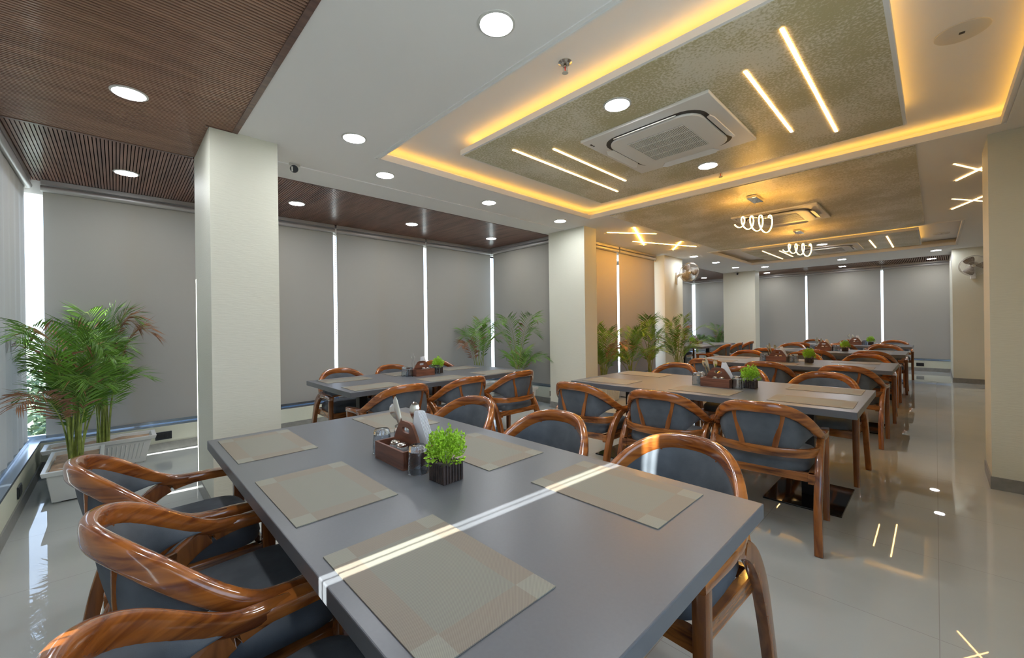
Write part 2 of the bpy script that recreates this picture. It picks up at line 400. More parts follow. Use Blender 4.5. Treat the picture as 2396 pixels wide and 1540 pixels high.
# solid walls
struct(MB().box(.60, -.70, 0, .72, 4.81, .8).box(.60, -.70, 2.45, .72, 4.81, ZC + .16).box(.60, -.70, .8, .72, -.3, 2.45).box(.60, 1.9, .8, .72, 4.81, 2.45), 'wall_right', 'wall_paint')
struct(MB().box(1.9, 4.81, 0, 2.0, 14.6, ZC + .04), 'wall_right_far', 'wall_paint')
struct(MB().box(.72, 4.7, 0, 2.0, 4.81, ZC + .04), 'wall_right_return', 'wall_paint')
struct(MB().box(-5.95, 9.1, 0, -4.75, 9.2, ZC + .04), 'wall_bay_south', 'paint_white')
for nm, b in (('west', (-5.95, -.70, -5.835, 5.3)), ('south', (-5.95, -.72, .60, -.62)), ('bay_north', (-5.95, 5.11, -4.19, 5.3)),
              ('middle', (-4.45, 5.17, -4.15, 8.3)), ('far_west', (-5.95, 9.2, -5.835, 14.6)), ('north', (-5.95, 14.40, .245, 14.6))):
    struct(MB().box(b[0], b[1], 2.585, b[2], b[3], ZC + .16), 'wall_header_' + nm, 'paint_white')

# windows: frame and glass
WN = [0]
def window(axis, pos, a0, a1, mull):
    WN[0] += 1
    f = MB(); z0, z1 = .285, ZC - .02
    def bx(a, b, za, zb, d0=-.03, d1=.03):
        if axis == 'X': f.box(pos + d0, a, za, pos + d1, b, zb)
        else: f.box(a, pos + d0, za, b, pos + d1, zb)
    bx(a0, a1, z0, z0 + .035); bx(a0, a1, z1 - .05, z1)
    for m in mull: bx(m - .022, m + .022, z0, z1)
    o = struct(f, 'window_%d' % WN[0], 'ledge_metal')
    g = MB()
    if axis == 'X': g.box(pos - .004, a0, z0, pos + .004, a1, z1)
    else: g.box(a0, pos - .004, z0, a1, pos + .004, z1)
    g.build('pane', 'window_glass', o)
window('X', -5.88, -.6, 5.2, (.15, 1.5, 2.9, 4.4))
window('Y', -.655, -5.9, .60, (-5.0, -3.5, -1.85, -.3))
window('Y', 5.22, -5.9, -4.19, (-5.0,))
window('X', -4.33, 5.2, 8.3, (6.0, 7.5))
window('X', -5.88, 9.2, 14.5, (10.8, 12.6))
window('Y', 14.52, -5.9, .245, (-5.0, -3.4, -1.8, -.2))
window('X', .68, -.3, 1.9, (.8,))

# ================================================================ ROLLER BLINDS
def blind(axis, pos, a0, a1, label, side, chain=None, zbot=.31, ripple=0.0):
    """axis: plane normal; side: +1/-1 direction towards the room"""
    L = a1 - a0; mid = (a0 + a1) / 2
    root = empty('roller_blind', (pos, mid, 0) if axis == 'X' else (mid, pos, 0), PI / 2 if axis == 'X' else 0)
    tag(root, label, 'blind', 'grey roller blinds over the windows')
    s = side * (-1 if axis == 'X' else 1)        # local +y = room side when s>0
    m = MB(); n = 28; nz = 2
    for k, zz in enumerate((2.615, zbot)):
        for i in range(n + 1):
            x = -L / 2 + L * i / n
            m.v.append((x, ripple * math.sin(i * 1.3 + pos) * (1 if k else .2), zz))
    m.f = [(i, i + 1, n + 2 + i, n + 1 + i) for i in range(n)]
    m.build('fabric', 'blind_fabric', root, smooth=True)
    M = Matrix.Translation((-L / 2 - .012, s * .018, 2.632)) @ Matrix.Rotation(PI / 2, 4, 'Y')
    MB().lathe([(.030, 0), (.030, L + .024)], 20, M).build('roller_tube', 'tube_metal', root, smooth=True)
    MB().cbox((0, s * .004, zbot), (L, .014, .026)).build('bottom_bar', 'ledge_metal', root)
    MB().cbox((0, s * .004, 2.690), (L + .02, .075, .040)).build('head_rail', 'tube_metal', root)
    if chain is not None:
        x = (L / 2 + .023) * chain
        ch = MB()
        for zz in range(46):
            z = 2.60 - zz * .031
            ch.cbox((x, s * .03, z), (.005, .005, .012)); ch.cbox((x, s * .012, z), (.005, .005, .012))
        ch.box(x - .0016, s * .03 - .0016, 1.17, x + .0016, s * .03 + .0016, 2.6)
        ch.build('bead_chain', 'white_plastic', root)
        MB().cbox((x, s * .018, 2.632), (.022, .055, .06)).build('bracket', 'white_plastic', root)
    return root
XB = -5.80
blind('X', XB, -.480, .70, 'grey roller blind by the left corner behind the big potted palms', 1, None)
blind('X', XB, .75, 2.176, 'grey window blind just right of the left pillar, beside the first light gap', 1, 1)
blind('X', XB, 2.223, 3.618, 'grey window blind between the two thin light gaps behind the window-side table', 1, 1)
blind('X', XB, 3.675, 5.06, 'grey window blind ending at the bay corner behind the smaller palm', 1, None)
blind('Y', 5.05, -5.70, -4.23, 'grey roller blind on the return wall left of the middle pillar', -1, None)
blind('Y', -.585, -5.715, -4.315, 'bluish backlit blind at the far left edge, rippled beside the corner gap', 1, None, ripple=.012)
blind('Y', -.585, -4.262, -2.69, 'second grey blind along the left wall from the corner', 1, 1)
blind('Y', -.585, -2.635, -1.008, 'third grey blind along the left wall from the corner', 1, 1)
blind('Y', -.585, -.962, .58, 'grey blind on the left wall farthest from the corner', 1, None)
blind('X', -4.10, 5.22, 6.69, 'amber lit roller blind immediately right of the middle pillar', 1, None)
blind('X', -4.10, 6.76, 8.15, 'amber lit roller blind left of the fan pillar, behind the palms', 1, None)
blind('X', XB, 9.3, 10.9, 'grey blind on the hidden side of the far window bay', 1, None, ripple=.01)
blind('X', XB, 10.95, 14.22, 'pale backlit blind right of the fan, left of the far corner gap', 1, None, ripple=.012)
blind('Y', 14.35, -5.74, -4.25, 'grey blind between the far corner gap and the far pillar', -1, None)
blind('Y', 14.35, -4.20, -2.61, 'grey far wall blind directly right of the far pillar', -1, 1)
blind('Y', 14.35, -2.562, -.985, 'middle grey blind of the far wall between two light gaps', -1, 1)
blind('Y', 14.35, -.935, .25, 'rightmost grey blind of the far wall beside the cream wall', -1, None)

# ================================================================ CHAIR
def seat_loft(zs, hx=.25, y0=.03, y1=.51, n=32, p=4.5):
    m = MB(); cy = (y0 + y1) / 2; hy = (y1 - y0) / 2
    for z, s in zs:
        for i in range(n):
            th = 2 * PI * i / n; c, sn = math.cos(th), math.sin(th)
            x = math.copysign(abs(c) ** (2 / p), c); y = math.copysign(abs(sn) ** (2 / p), sn)
            m.v.append((x * (hx - (1 - s)) * (1 + .05 * y), cy + y * (hy - (1 - s)), z))
    K = len(zs)
    for k in range(K - 1):
        for i in range(n): m.f.append((k * n + i, k * n + (i + 1) % n, (k + 1) * n + (i + 1) % n, (k + 1) * n + i))
    m.f.append(tuple(range(n - 1, -1, -1))); m.f.append(tuple((K - 1) * n + i for i in range(n)))
    return m

def rail_pt(s):
    a = s * PI / 2
    t = abs(s) ** 1.55
    return Vector((.287 * math.sin(a), -.055 + .34 * (1 - math.cos(a)), .797 - .200 * t * t * (3 - 2 * t)))
def low_pt(s):
    a = s * PI / 2 * .9
    return Vector((.262 * math.sin(a), -.012 + .13 * (1 - math.cos(a)), .533))

def make_chair():
    root = empty('dining_armchair')
    # bent top rail running into the arms
    pts = [rail_pt(-1 + 2 * i / 36) for i in range(37)]
    path = [Vector((-.287, .42, .596))] + pts + [Vector((.287, .42, .596))]
    sz = []
    for i in range(len(path)):
        s = abs(-1 + 2 * (i - 1) / 36) if 0 < i < len(path) - 1 else 1.1
        k = max(0, (s - .55) / .55)
        sz.append((.040 + .012 * k, .066 - .026 * k) if 0 < i < len(path) - 1 else (.040, .026))
    MB().sweep(path, sz, n=16, p=3.4).build('top_rail', 'teak', root, smooth=True)
    # padded back
    m = MB(); NS, NV = 30, 8
    for side in (1, -1):
        for i in range(NS + 1):
            s = -.81 + 1.62 * i / NS; tp = rail_pt(s); tp.z -= .018 + .004 * abs(s); q = abs(s) / .81
            lb = low_pt(s * .98); zl = .528 + (tp.z - .528 - .004) * max(0, (q - .50) / .50) ** 1.7
            for j in range(NV + 1):
                v = j / NV
                pnt = Vector((tp.x * (.985 - .05 * (1 - v)), tp.y * v + (lb.y + .012) * (1 - v) if q < .6 else tp.y * v + (lb.y * (1 - (q - .6) / .4) + (tp.y + .02) * ((q - .6) / .4)) * (1 - v), zl + (tp.z - zl) * v))
                nrm = Vector((-tp.x * 1.6, .42, .05)).normalized()
                bul = math.sin(PI * max(.0, min(1, v))) ** .5 * math.sin(PI * i / NS) ** .4
                pnt += nrm * (.012 + (.017 * bul if side > 0 else -.012 * bul + -.004))
                m.v.append(tuple(pnt))
    W = NV + 1; O = (NS + 1) * W
    for i in range(NS):
        for j in range(NV):
            a = i * W + j
            m.f.append((a, a + W, a + W + 1, a + 1)); m.f.append((O + a, O + a + 1, O + a + W + 1, O + a + W))
        m.f.append((i * W, O + i * W, O + (i + 1) * W, (i + 1) * W)); m.f.append((i * W + NV, (i + 1) * W + NV, O + (i + 1) * W + NV, O + i * W + NV))
    for i in (0, NS):
        for j in range(NV): m.f.append((i * W + j, i * W + j + 1, O + i * W + j + 1, O + i * W + j))
    m.build('back_pad', 'upholstery', root, smooth=True)
    MB().sweep([Vector((-.286, .160, .533))] + [low_pt(-1 + 2 * i / 20) for i in range(21)] + [Vector((.286, .160, .533))], (.026, .054), n=10, p=5).build('lower_rail', 'teak_cross', root, smooth=True)
    for s in (-1, 1):
        a = Vector((s * .083, -.006, .545)); b = Vector((s * .130, -.012, .770))
        MB().sweep([a, (a + b) / 2 + Vector((0, -.002, 0)), b], (.032, .015), up=(0, 1, 0), n=8, p=5).build('back_slat', 'teak_leg', root, smooth=True)
    for s in (-1, 1):
        x = .287 * s
        pr = smooth_path([(x * 1.02, -.035, 0), (x, .005, .20), (x, .055, .36), (x, .105, .46), (x, .165, .535), (x, .235, .578), (x, .30, .590), (x, .42, .592)], 4)
        n = len(pr)
        MB().sweep(pr, [(.042 - .008 * max(0, i / (n - 1) - .8) * 5, .048 + .018 * math.sin(PI * i / (n - 1)) - .020 * max(0, i / (n - 1) - .8) * 5) for i in range(n)], up=(0, 1, .3), n=12, p=5).build('leg', 'teak_leg', root, smooth=True)
        MB().sweep([(x, .235, .584), (x, .29, .590), (x, .34, .593), (x, .39, .593), (x, .45, .590), (x, .537, .583)], [(.028, .018), (.044, .034), (.056, .040), (.060, .040), (.056, .039), (.046, .040)], n=12, p=5).build('armrest', 'teak', root, smooth=True)
        MB().sweep([(x, .512, .598), (x, .510, .30), (x * 1.01, .515, 0)], [(.044, .046), (.042, .046), (.036, .038)], up=(0, 1, 0), n=12, p=6).build('leg', 'teak_leg', root, smooth=True)
    f = MB()
    f.box(-.270, .475, .365, .270, .510, .425).box(-.275, .03, .365, -.240, .50, .425).box(.240, .03, .365, .275, .50, .425).box(-.27, .035, .375, .27, .065, .425)
    f.build('seat_frame', 'teak_cross', root, bevel=.004)
    seat_loft([(.418, .985), (.424, .998), (.445, 1.004), (.470, 1.0), (.488, .985), (.498, .955), (.503, .90), (.505, .84)]).build('seat', 'upholstery', root, smooth=True)
    return root
chair0 = make_chair(); chair_used = [False]
def chair(x, y, rz, label, group):
    c = chair0 if not chair_used[0] else copy_tree(chair0)
    chair_used[0] = True
    c.location = (x, y, 0); c.rotation_euler = (0, 0, rz)
    tag(c, label, 'chair', group); return c

# ================================================================ TABLES AND WHAT STANDS ON THEM
TZ = .75
def make_table():
    root = empty('dining_table')
    MB().box(-1.075, -.55, TZ - .045, 1.075, .55, TZ).build('tabletop', 'laminate', root, bevel=.003)
    for s in (-1, 1):
        p = MB().box(s * .735 - .042, -.042, .012, s * .735 + .042, .042, TZ - .05).box(s * .735 - .16, -.20, TZ - .055, s * .735 + .16, .20, TZ - .045)
        p.build('pedestal', 'black_metal', root, bevel=.003)
        MB().box(s * .735 - .23, -.31, 0, s * .735 + .23, .31, .012).build('base_plate', 'black_plate', root, bevel=.003)
    return root

def make_mat():
    return MB().box(-.235, -.155, 0, .235, .155, .0025).build('placemat', 'placemat_weave')

def make_caddy():
    root = empty('condiment_caddy')
    L, W, H, t = .235, .17, .072, .010
    b = MB().box(-L / 2, -W / 2, 0, L / 2, W / 2, .008)
    b.box(-L / 2, -W / 2, .008, L / 2, -W / 2 + t, H).box(-L / 2, W / 2 - t, .008, L / 2, W / 2, H)
    b.box(-L / 2, -W / 2 + t, .008, -L / 2 + t, W / 2 - t, H).box(L / 2 - t, -W / 2 + t, .008, L / 2, W / 2 - t, H)
    b.build('box_body', 'caddy_wood', root, bevel=.0015)
    # divider board with a slot handle: outline with hole, built as a ring of quads
    out = []; inn = []
    for i in range(24):
        th = 2 * PI * i / 24; c, s = math.cos(th), math.sin(th)
        ix, iz = .030 * math.copysign(abs(c) ** .6, c), .122 + .012 * math.copysign(abs(s) ** .8, s)
        inn.append((ix, iz))
        # outer outline hit by ray from hole centre
        best = 9
        poly = [(-.105, .010), (.105, .010), (.105, .072), (.052, .148), (.030, .158), (-.030, .158), (-.052, .148), (-.105, .072)]
        for k in range(8):
            (x1, z1), (x2, z2) = poly[k], poly[(k + 1) % 8]; dx, dz = x2 - x1, z2 - z1
            den = c * dz - s * dx
            if abs(den) < 1e-9: continue
            tt = ((x1) * dz - (z1 - .122) * dx) / den; u = ((x1) * s - (z1 - .122) * c) / den
            if tt > 0 and -1e-6 <= u <= 1 + 1e-6: best = min(best, tt)
        out.append((c * best, .122 + s * best))
    d = MB()
    for y in (-.006, .006):
        d.v += [(x, y, z) for x, z in out] + [(x, y, z) for x, z in inn]
    for i in range(24):
        j = (i + 1) % 24
        d.f += [(i, j, 24 + j, 24 + i), (48 + i, 72 + i, 72 + j, 48 + j), (i, 48 + i, 48 + j, j), (24 + i, 24 + j, 72 + j, 72 + i)]
    d.build('handle_board', 'caddy_wood', root)
    return root

def make_tumbler():
    # upturned faceted glass, thick closed base on top
    n = 18; m = MB(); prof = [(.038, 0), (.037, .04), (.034, .088), (.031, .100), (.028, .103), (.0, .103)]
    inner = [(.034, .0), (.033, .04), (.030, .080), (.0, .086)]
    for r, z in prof[:-1]:
        for i in range(n): m.v.append((r * (1 + .06 * (i % 2)) * math.cos(2 * PI * i / n), r * (1 + .06 * (i % 2)) * math.sin(2 * PI * i / n), z))
    K = len(prof) - 1
    for k in range(K - 1):
        for i in range(n): m.f.append((k * n + i, k * n + (i + 1) % n, (k + 1) * n + (i + 1) % n, (k + 1) * n + i))
    m.f.append(tuple((K - 1) * n + i for i in range(n)))
    o = len(m.v)
    for r, z in inner[:-1]:
        for i in range(n): m.v.append((r * math.cos(2 * PI * i / n), r * math.sin(2 * PI * i / n), z))
    for k in range(2):
        for i in range(n): m.f.append((o + k * n + i, o + (k + 1) * n + i, o + (k + 1) * n + (i + 1) % n, o + k * n + (i + 1) % n))
    m.f.append(tuple(o + 2 * n + i for i in range(n - 1, -1, -1)))
    for i in range(n): m.f.append((i, o + i, o + (i + 1) % n, (i + 1) % n))
    return m.build('glass_tumbler', 'tumbler_glass', smooth=True)

def make_shaker():
    m = MB(); n = 16; prof = [(.022, 0), (.025, .02), (.025, .058), (.020, .066), (.012, .070)]
    for r, z in prof:
        for i in range(n): q = 1 + .08 * (i % 2); m.v.append((r * q * math.cos(2 * PI * i / n), r * q * math.sin(2 * PI * i / n), z))
    for k in range(len(prof) - 1):
        for i in range(n): m.f.append((k * n + i, k * n + (i + 1) % n, (k + 1) * n + (i + 1) % n, (k + 1) * n + i))
    m.f.append(tuple(range(n - 1, -1, -1))); m.f.append(tuple((len(prof) - 1) * n + i for i in range(n)))
    root = empty('salt_shaker')
    m.build('glass_body', 'shaker_glass', root, smooth=True)
    MB().lathe([(.020, .063), (.020, .074), (.013, .080)], 14).build('cap', 'steel', root, smooth=True)
    return root

def make_spoon():
    m = MB(); tilt = Matrix.Rotation(R(-8), 4, 'X')
    pts = [(0, 0, .0), (0, 0, .05), (0, .001, .11), (0, .0, .140), (0, -.003, .155), (0, -.006, .172), (0, -.006, .192), (0, -.003, .207), (0, .001, .215)]
    ws = [.014, .010, .007, .010, .028, .043, .045, .032, .010]
    m.sweep(pts, [(w_, .003) for w_ in ws], up=(0, 1, 0), n=8, p=2)
    return m.build('spoon', 'steel', smooth=True)
def make_knife():
    m = MB()
    pts = [(0, 0, 0), (0, 0, .09), (0, 0, .105), (0, 0, .14), (0, 0, .19), (.001, 0, .230), (.004, 0, .246)]
    ws = [(.014, .006), (.012, .005), (.012, .003), (.021, .002), (.024, .002), (.020, .002), (.006, .001)]
    m.sweep(pts, [(a, b) for a, b in ws], up=(0, 1, 0), n=8, p=3)
    return m.build('table_knife', 'steel', smooth=True)
def make_napkin():
    m = MB()
    for i in range(9):
        y = -.016 + i * .004; k = (i % 3) * .003
        m.prism([(-.050 + k, 0), (.055, 0), (.055 - k, .060), (.022 - k, .190 + k), (-.012 + k, .196 - k), (-.050 + k, .060)], y, y + .0024, Matrix.Rotation(PI / 2, 4, 'X'))
    return m.build('paper_napkins', 'napkin')

def make_bush():
    root = empty('potted_plant')
    m = MB(); g = .0095
    m.box(-.037, -.037, .0, .037, .037, .058)
    for i in range(7):
        t = -.039 + i * .013; h = .064 + .004 * math.sin(i * 2.3)
        for k, (x, y) in enumerate(((t, -.039), (t, .039), (-.039, t), (.039, t))):
            if k > 1 and i in (0, 6): continue
            m.lathe([(.0062, 0), (.0062, h)], 8, Matrix.Translation((x, y, 0)))
    m.build('pot', 'charred_stick', root, bevel=.0012)
    r = random.Random(3); f = MB()
    for k in range(1150):
        az = r.uniform(0, 2 * PI); el = math.acos(1 - r.random() * 1.55); rr = .076 * (r.random() ** .35) * (.86 + .14 * math.sin(3 * az + 1) * math.sin(4 * el))
        c = Vector((rr * math.sin(el) * math.cos(az) * 1.0, rr * math.sin(el) * math.sin(az) * 1.0, .106 + rr * math.cos(el) * (1.08 + .25 * math.sin(az * 2))))
        d = (c - Vector((0, 0, .07))).normalized(); sd = d.cross(Vector((r.uniform(-1, 1), r.uniform(-1, 1), r.uniform(-1, 1)))).normalized(); u = d.cross(sd)
        L = r.uniform(.010, .018); W = r.uniform(.003, .0055)
        a = c; b = c + d * L + u * r.uniform(-.004, .004)
        mid = (a + b) / 2 + u * .002
        f.add([a, mid + sd * W, b, mid - sd * W, mid + u * .0015], [(0, 1, 4), (1, 2, 4), (2, 3, 4), (3, 0, 4)])
    for k in range(26):
        az = r.uniform(0, 2 * PI); q = .03 + .01 * r.random()
        f.tube([(0.3 * q * math.cos(az), .3 * q * math.sin(az), .06), (q * math.cos(az), q * math.sin(az), .12)], .001, 4)
    f.build('foliage', 'bright_leaf', root)
    return root

protos = {}
def inst(key, maker, loc, rz, label, cat, group, tilt=None):
    if key not in protos: o = maker(); protos[key] = o
    else: o = copy_tree(protos[key])
    o.location = loc; o.rotation_euler = (tilt[0], tilt[1], rz) if tilt else (0, 0, rz)
    tag(o, label, cat, group); return o

def table(cx, cy, rz, name, caddy=(-.095, -.005), plant=(.215, -.005), mats=None, chairs='NF', jit=0, skip=(), seed=1, chair_dx=(-.72, 0, .72), ends=('window end', 'middle', 'aisle end'), sides=('near side', 'far side'), cpos={}):
    r = random.Random(seed)
    c, s = math.cos(rz), math.sin(rz)
    def P(x, y, z=0): return (cx + x * c - y * s, cy + x * s + y * c, z)
    inst('table', make_table, (cx, cy, 0), rz, 'grey topped dining table on two black pedestals, ' + name, 'table', 'grey dining tables')
    z = TZ + .0003
    for side, yy in ((0, -.36), (1, .32)):
        for k, xx in enumerate((-.765, -.03, .665)):
            if ('m', side, k) in skip: continue
            dx, dy, dr = r.uniform(-.02, .02), r.uniform(-.012, .012), r.uniform(-.03, .03)
            if mats: dx, dy, dr = mats[side][k]
            p = P(xx + dx, yy + dy, z)
            inst('mat', make_mat, p, rz + dr, 'woven beige placemat, %s %s of %s' % (sides[side], ends[k], SHORT[name]), 'placemat', 'placemats on the dining tables')
    cc = P(caddy[0], caddy[1], z)
    inst('caddy', make_caddy, cc, rz + jit, 'brown wooden caddy with a slotted handle on ' + SHORT[name], 'caddy', 'wooden table caddies')
    def Q(x, y, zz=0): return P(caddy[0] + x, caddy[1] + y, z + zz)
    for k, x in enumerate((-.008, .046)):
        inst('shaker', make_shaker, Q(x, -.048, .008), 0, '%s ribbed shaker in the wooden caddy on %s' % (('left', 'right')[k], SHORT[name]), 'shaker', 'salt and pepper shakers')
    inst('knife', make_knife, Q(-.060, .032, .009), rz + 1.0, 'upright steel table knife in the caddy on ' + SHORT[name], 'knife', 'upright caddy cutlery', (R(-4), R(-12)))
    for k, (x, t1, t2) in enumerate(((-.082, -4, -16), (-.040, -6, 4))):
        inst('spoon', make_spoon, Q(x, .045, .009), rz + 1.0, '%s upright steel spoon in the caddy on %s' % (('left', 'right')[k], SHORT[name]), 'spoon', 'upright caddy cutlery', (R(t1), R(t2)))
    inst('napkin', make_napkin, Q(.062, .043, .009), rz + .25, 'stack of folded white paper napkins in the caddy on ' + SHORT[name], 'napkins', 'paper napkins in the caddies', (0, R(-9)))
    for k, (x, y) in enumerate(((-.170, -.028), (-.168, .070), (.165, -.048), (.190, .050))):
        inst('glass', make_tumbler, Q(x, y), r.uniform(0, 3), 'upturned smoky glass %s of the caddy, %s one, on %s' % (('left', 'left', 'right', 'right')[k], ('front', 'rear')[k % 2], SHORT[name]), 'glass', 'upturned drinking glasses')
    inst('bush', make_bush, P(plant[0], plant[1], z), rz + .05, 'small bright green plant in a dark stick pot on ' + SHORT[name], 'plant', 'small green table plants')
    for side in (0, 1):
        if 'NF'[side] not in chairs: continue
        for k, xx in enumerate(chair_dx):
            if ('c', side, k) in skip: continue
            y = -.955 if side == 0 else .955
            j = r.uniform(-.03, .03); a = r.uniform(-.05, .05)
            p = P(xx + j, y + r.uniform(-.02, .03) * (1 if side else -1))
            if (side, k) in cpos: p = cpos[(side, k)][:2]; a = cpos[(side, k)][2]
            chair(p[0], p[1], rz + a + (0 if side == 0 else PI), 'wooden armchair with grey upholstery, %s %s of %s' % (sides[side], ends[k], SHORT[name]), 'wooden armchairs around the dining tables')
SHORT = {'nearest the camera': 'the nearest table', 'second in the aisle row': 'the second aisle table', 'third in the aisle row': 'the third aisle table',
         'fourth in the aisle row': 'the fourth aisle table', 'farthest in the aisle row': 'the farthest aisle table',
         'in the bay left of the middle pillar': 'the window-side table', 'in the far window bay past the fan': 'the far bay table'}
table(-1.445, .87, 0, 'nearest the camera', (-.095, .0), (.208, -.015), seed=2, mats=(((-.01, 0, 0), (0, 0, 0), (-.02, 0, 0)), ((0, -.02, .0), (.055, -.02, 0), (0.02, 0.01, 0))),
      cpos={(0, 0): (-2.20, -.068, 0), (0, 1): (-1.50, .0, .03), (0, 2): (-.865, -.025, .08), (1, 0): (-2.12, 1.70, .03), (1, 1): (-1.43, 1.71, .04), (1, 2): (-.72, 1.69, -.05)})
table(-1.405, 3.735, 0, 'second in the aisle row', (.095, .0), (.33, .06), seed=3,
      mats=(((0, .05, .02), (.13, .06, -.02), (.14, .07, .02)), ((.0, .03, 0), (.06, .02, .02), (.12, .02, .01))),
      cpos={(0, 0): (-2.08, 2.72, .03), (0, 1): (-1.40, 2.77, .08), (0, 2): (-.755, 2.80, .08)})
table(-1.40, 6.52, 0, 'third in the aisle row', (-.11, .0), (.24, .03), seed=4)
table(-1.40, 9.27, 0, 'fourth in the aisle row', (-.02, .0), (.28, .03), seed=5)
table(-1.40, 11.75, 0, 'farthest in the aisle row', (.16, .0), (.42, .03), seed=6)
table(-3.96, 2.48, PI / 2, 'in the bay left of the middle pillar', (-.02, .05), (.22, .09), seed=8, ends=('left', 'middle', 'right'), sides=('room side', 'window side'),
      cpos={(0, 0): (-3.05, 1.736, -.02), (0, 1): (-3.045, 2.39, 0), (0, 2): (-3.01, 3.04, 0), (1, 0): (-4.74, 1.83, 0), (1, 1): (-4.66, 2.43, 0), (1, 2): (-4.74, 3.12, 0)})
table(-4.12, 10.33, PI / 2, 'in the far window bay past the fan', (.16, .05), (-.12, .05), seed=9, ends=('left', 'middle', 'right'), sides=('room side', 'window side'), skip=(('c', 1, 0),), cpos={(0, 0): (-3.12, 9.45, 0), (0, 1): (-3.10, 10.15, 0), (0, 2): (-3.10, 10.95, 0)})

# ================================================================ PALMS
def palm(x, y, rz, hs, seed, label, pot=(.60, .26, .29), fronds=None, dry=.12, canes=6, group='potted palms by the windows', spread=1.0):
    r = random.Random(seed); root = empty('potted_palm', (x, y, 0), rz)
    tag(root, label, 'plant', group)
    Lx, Ly, H = pot
    m = MB(); n = 4
    # tapered ribbed trough with a flared rim
    def ring(sx, sy, z): return [(-sx, -sy, z), (sx, -sy, z), (sx, sy, z), (-sx, sy, z)]
    levels = [ring(Lx * .40, Ly * .38, .012), ring(Lx * .46, Ly * .45, H - .045), ring(Lx * .47, Ly * .46, H - .04), ring(Lx * .50, Ly * .52, H - .035), ring(Lx * .515, Ly * .545, H),
              ring(Lx * .47, Ly * .46, H), ring(Lx * .455, Ly * .44, H - .03), ring(Lx * .455, Ly * .44, H - .035)]
    for l in levels: m.v += l
    for k in range(len(levels) - 1):
        for i in range(4): m.f.append((k * 4 + i, k * 4 + (i + 1) % 4, (k + 1) * 4 + (i + 1) % 4, (k + 1) * 4 + i))
    m.f.append((3, 2, 1, 0)); m.f.append(tuple(28 + i for i in range(4)))
    for i in range(int((.80 * Lx - .04) / .028) + 1):
        t = -Lx * .40 + .02 + i * .028
        for sgn in (-1, 1):
            a = t; b = t * 1.13
            m.add([(a - .006, sgn * Ly * .38, .05), (a + .006, sgn * Ly * .38, .05), (b + .006, sgn * Ly * .45, H - .06), (b - .006, sgn * Ly * .45, H - .06),
                   (a - .004, sgn * (Ly * .395 + .006), .055), (a + .004, sgn * (Ly * .395 + .006), .055), (b + .004, sgn * (Ly * .45 + .007), H - .065), (b - .004, sgn * (Ly * .45 + .007), H - .065)],
                  [(4, 5, 6, 7), (0, 1, 5, 4), (1, 2, 6, 5), (2, 3, 7, 6), (3, 0, 4, 7)])
    for i in (-1, 1):
        for j in (-1, 1): m.cbox((i * Lx * .34, j * Ly * .28, .007), (.05, .04, .014))
    pl_ = m.build('planter', 'planter_white', root, bevel=.003)
    s = MB(); N = 10
    for i in range(N + 1):
        for j in range(6): s.v.append((Lx * .45 * (2 * i / N - 1), Ly * .43 * (2 * j / 5 - 1), H - .030 + r.uniform(-.008, .012)))
    for i in range(N):
        for j in range(5): s.f.append((i * 6 + j, (i + 1) * 6 + j, (i + 1) * 6 + j + 1, i * 6 + j + 1))
    s.build('soil', 'soil', pl_, smooth=True)
    cane = MB(); leaf = MB(); dr = MB()
    if fronds is None:
        fronds = []
        for k in range(canes * 2):
            az = k * 2.4 + r.uniform(-.4, .4); fronds.append((az, hs * r.uniform(.62, 1.0), r.uniform(.22, .42) * spread))
    for k, (az, h, out) in enumerate(fronds):
        bx, by = r.uniform(-.045, .045), r.uniform(-.04, .04); d = Vector((math.cos(az), math.sin(az), 0))
        base = Vector((bx, by, H - .03)); L = h - H
        # cane to the start of the blade, then arching blade
        ctrl = [base, base + Vector((0, 0, L * .35)) + d * out * .12, base + Vector((0, 0, L * .62)) + d * out * .30, base + Vector((0, 0, L * .86)) + d * out * .62, base + Vector((0, 0, L * 1.0)) + d * out * 1.05, base + Vector((0, 0, L * .97 - out * .10)) + d * out * 1.5]
        pth = smooth_path(ctrl, 7)
        cane.tube(pth[:22], lambda t: .0085 - .0058 * t, 5)
        st = 13; blade = pth[st:]
        cane.tube(blade, lambda t: .0022 - .0014 * t, 4)
        NB = 30; isdry = r.random() < dry
        tgt = dr if isdry else leaf
        side = Vector((-d.y, d.x, 0))
        for q in range(NB):
            t = (q + .5) / NB; f = t * (len(blade) - 1); i0 = min(int(f), len(blade) - 2); pnt = blade[i0].lerp(blade[i0 + 1], f - i0); T = (blade[i0 + 1] - blade[i0]).normalized()
            ll = (.25 * math.sin(PI * (.12 + .80 * t)) ** .7) * (.75 + .25 * hs) * r.uniform(.85, 1.1)
            for sg in (-1, 1):
                dirv = (T * (.55 + .55 * t) + side * sg * (1.0 - .45 * t) + Vector((0, 0, .30 - .25 * r.random()))).normalized()
                up = dirv.cross(T).normalized()
                if up.z < 0: up = -up
                wv = T * (.0085 + .002 * r.random())
                a = pnt; b = pnt + dirv * ll * .5; droop = Vector((0, 0, -ll * (.04 + .26 * r.random()) * (1.8 if isdry else 1)))
                e = pnt + dirv * ll + droop; b2 = b + droop * .22
                tg = dr if (not isdry and r.random() < .035) else tgt
                tg.add([a, b2 - wv, e, b2 + wv, a.lerp(e, .5) * 0 + b2 + up * .003], [(0, 1, 4), (1, 2, 4), (2, 3, 4), (3, 0, 4)])
    cane.build('canes', 'palm_cane', root, smooth=True)
    leaf.build('fronds', 'palm_leaf', root)
    if dr.f: dr.build('dry_fronds', 'palm_dry', root)
    return root
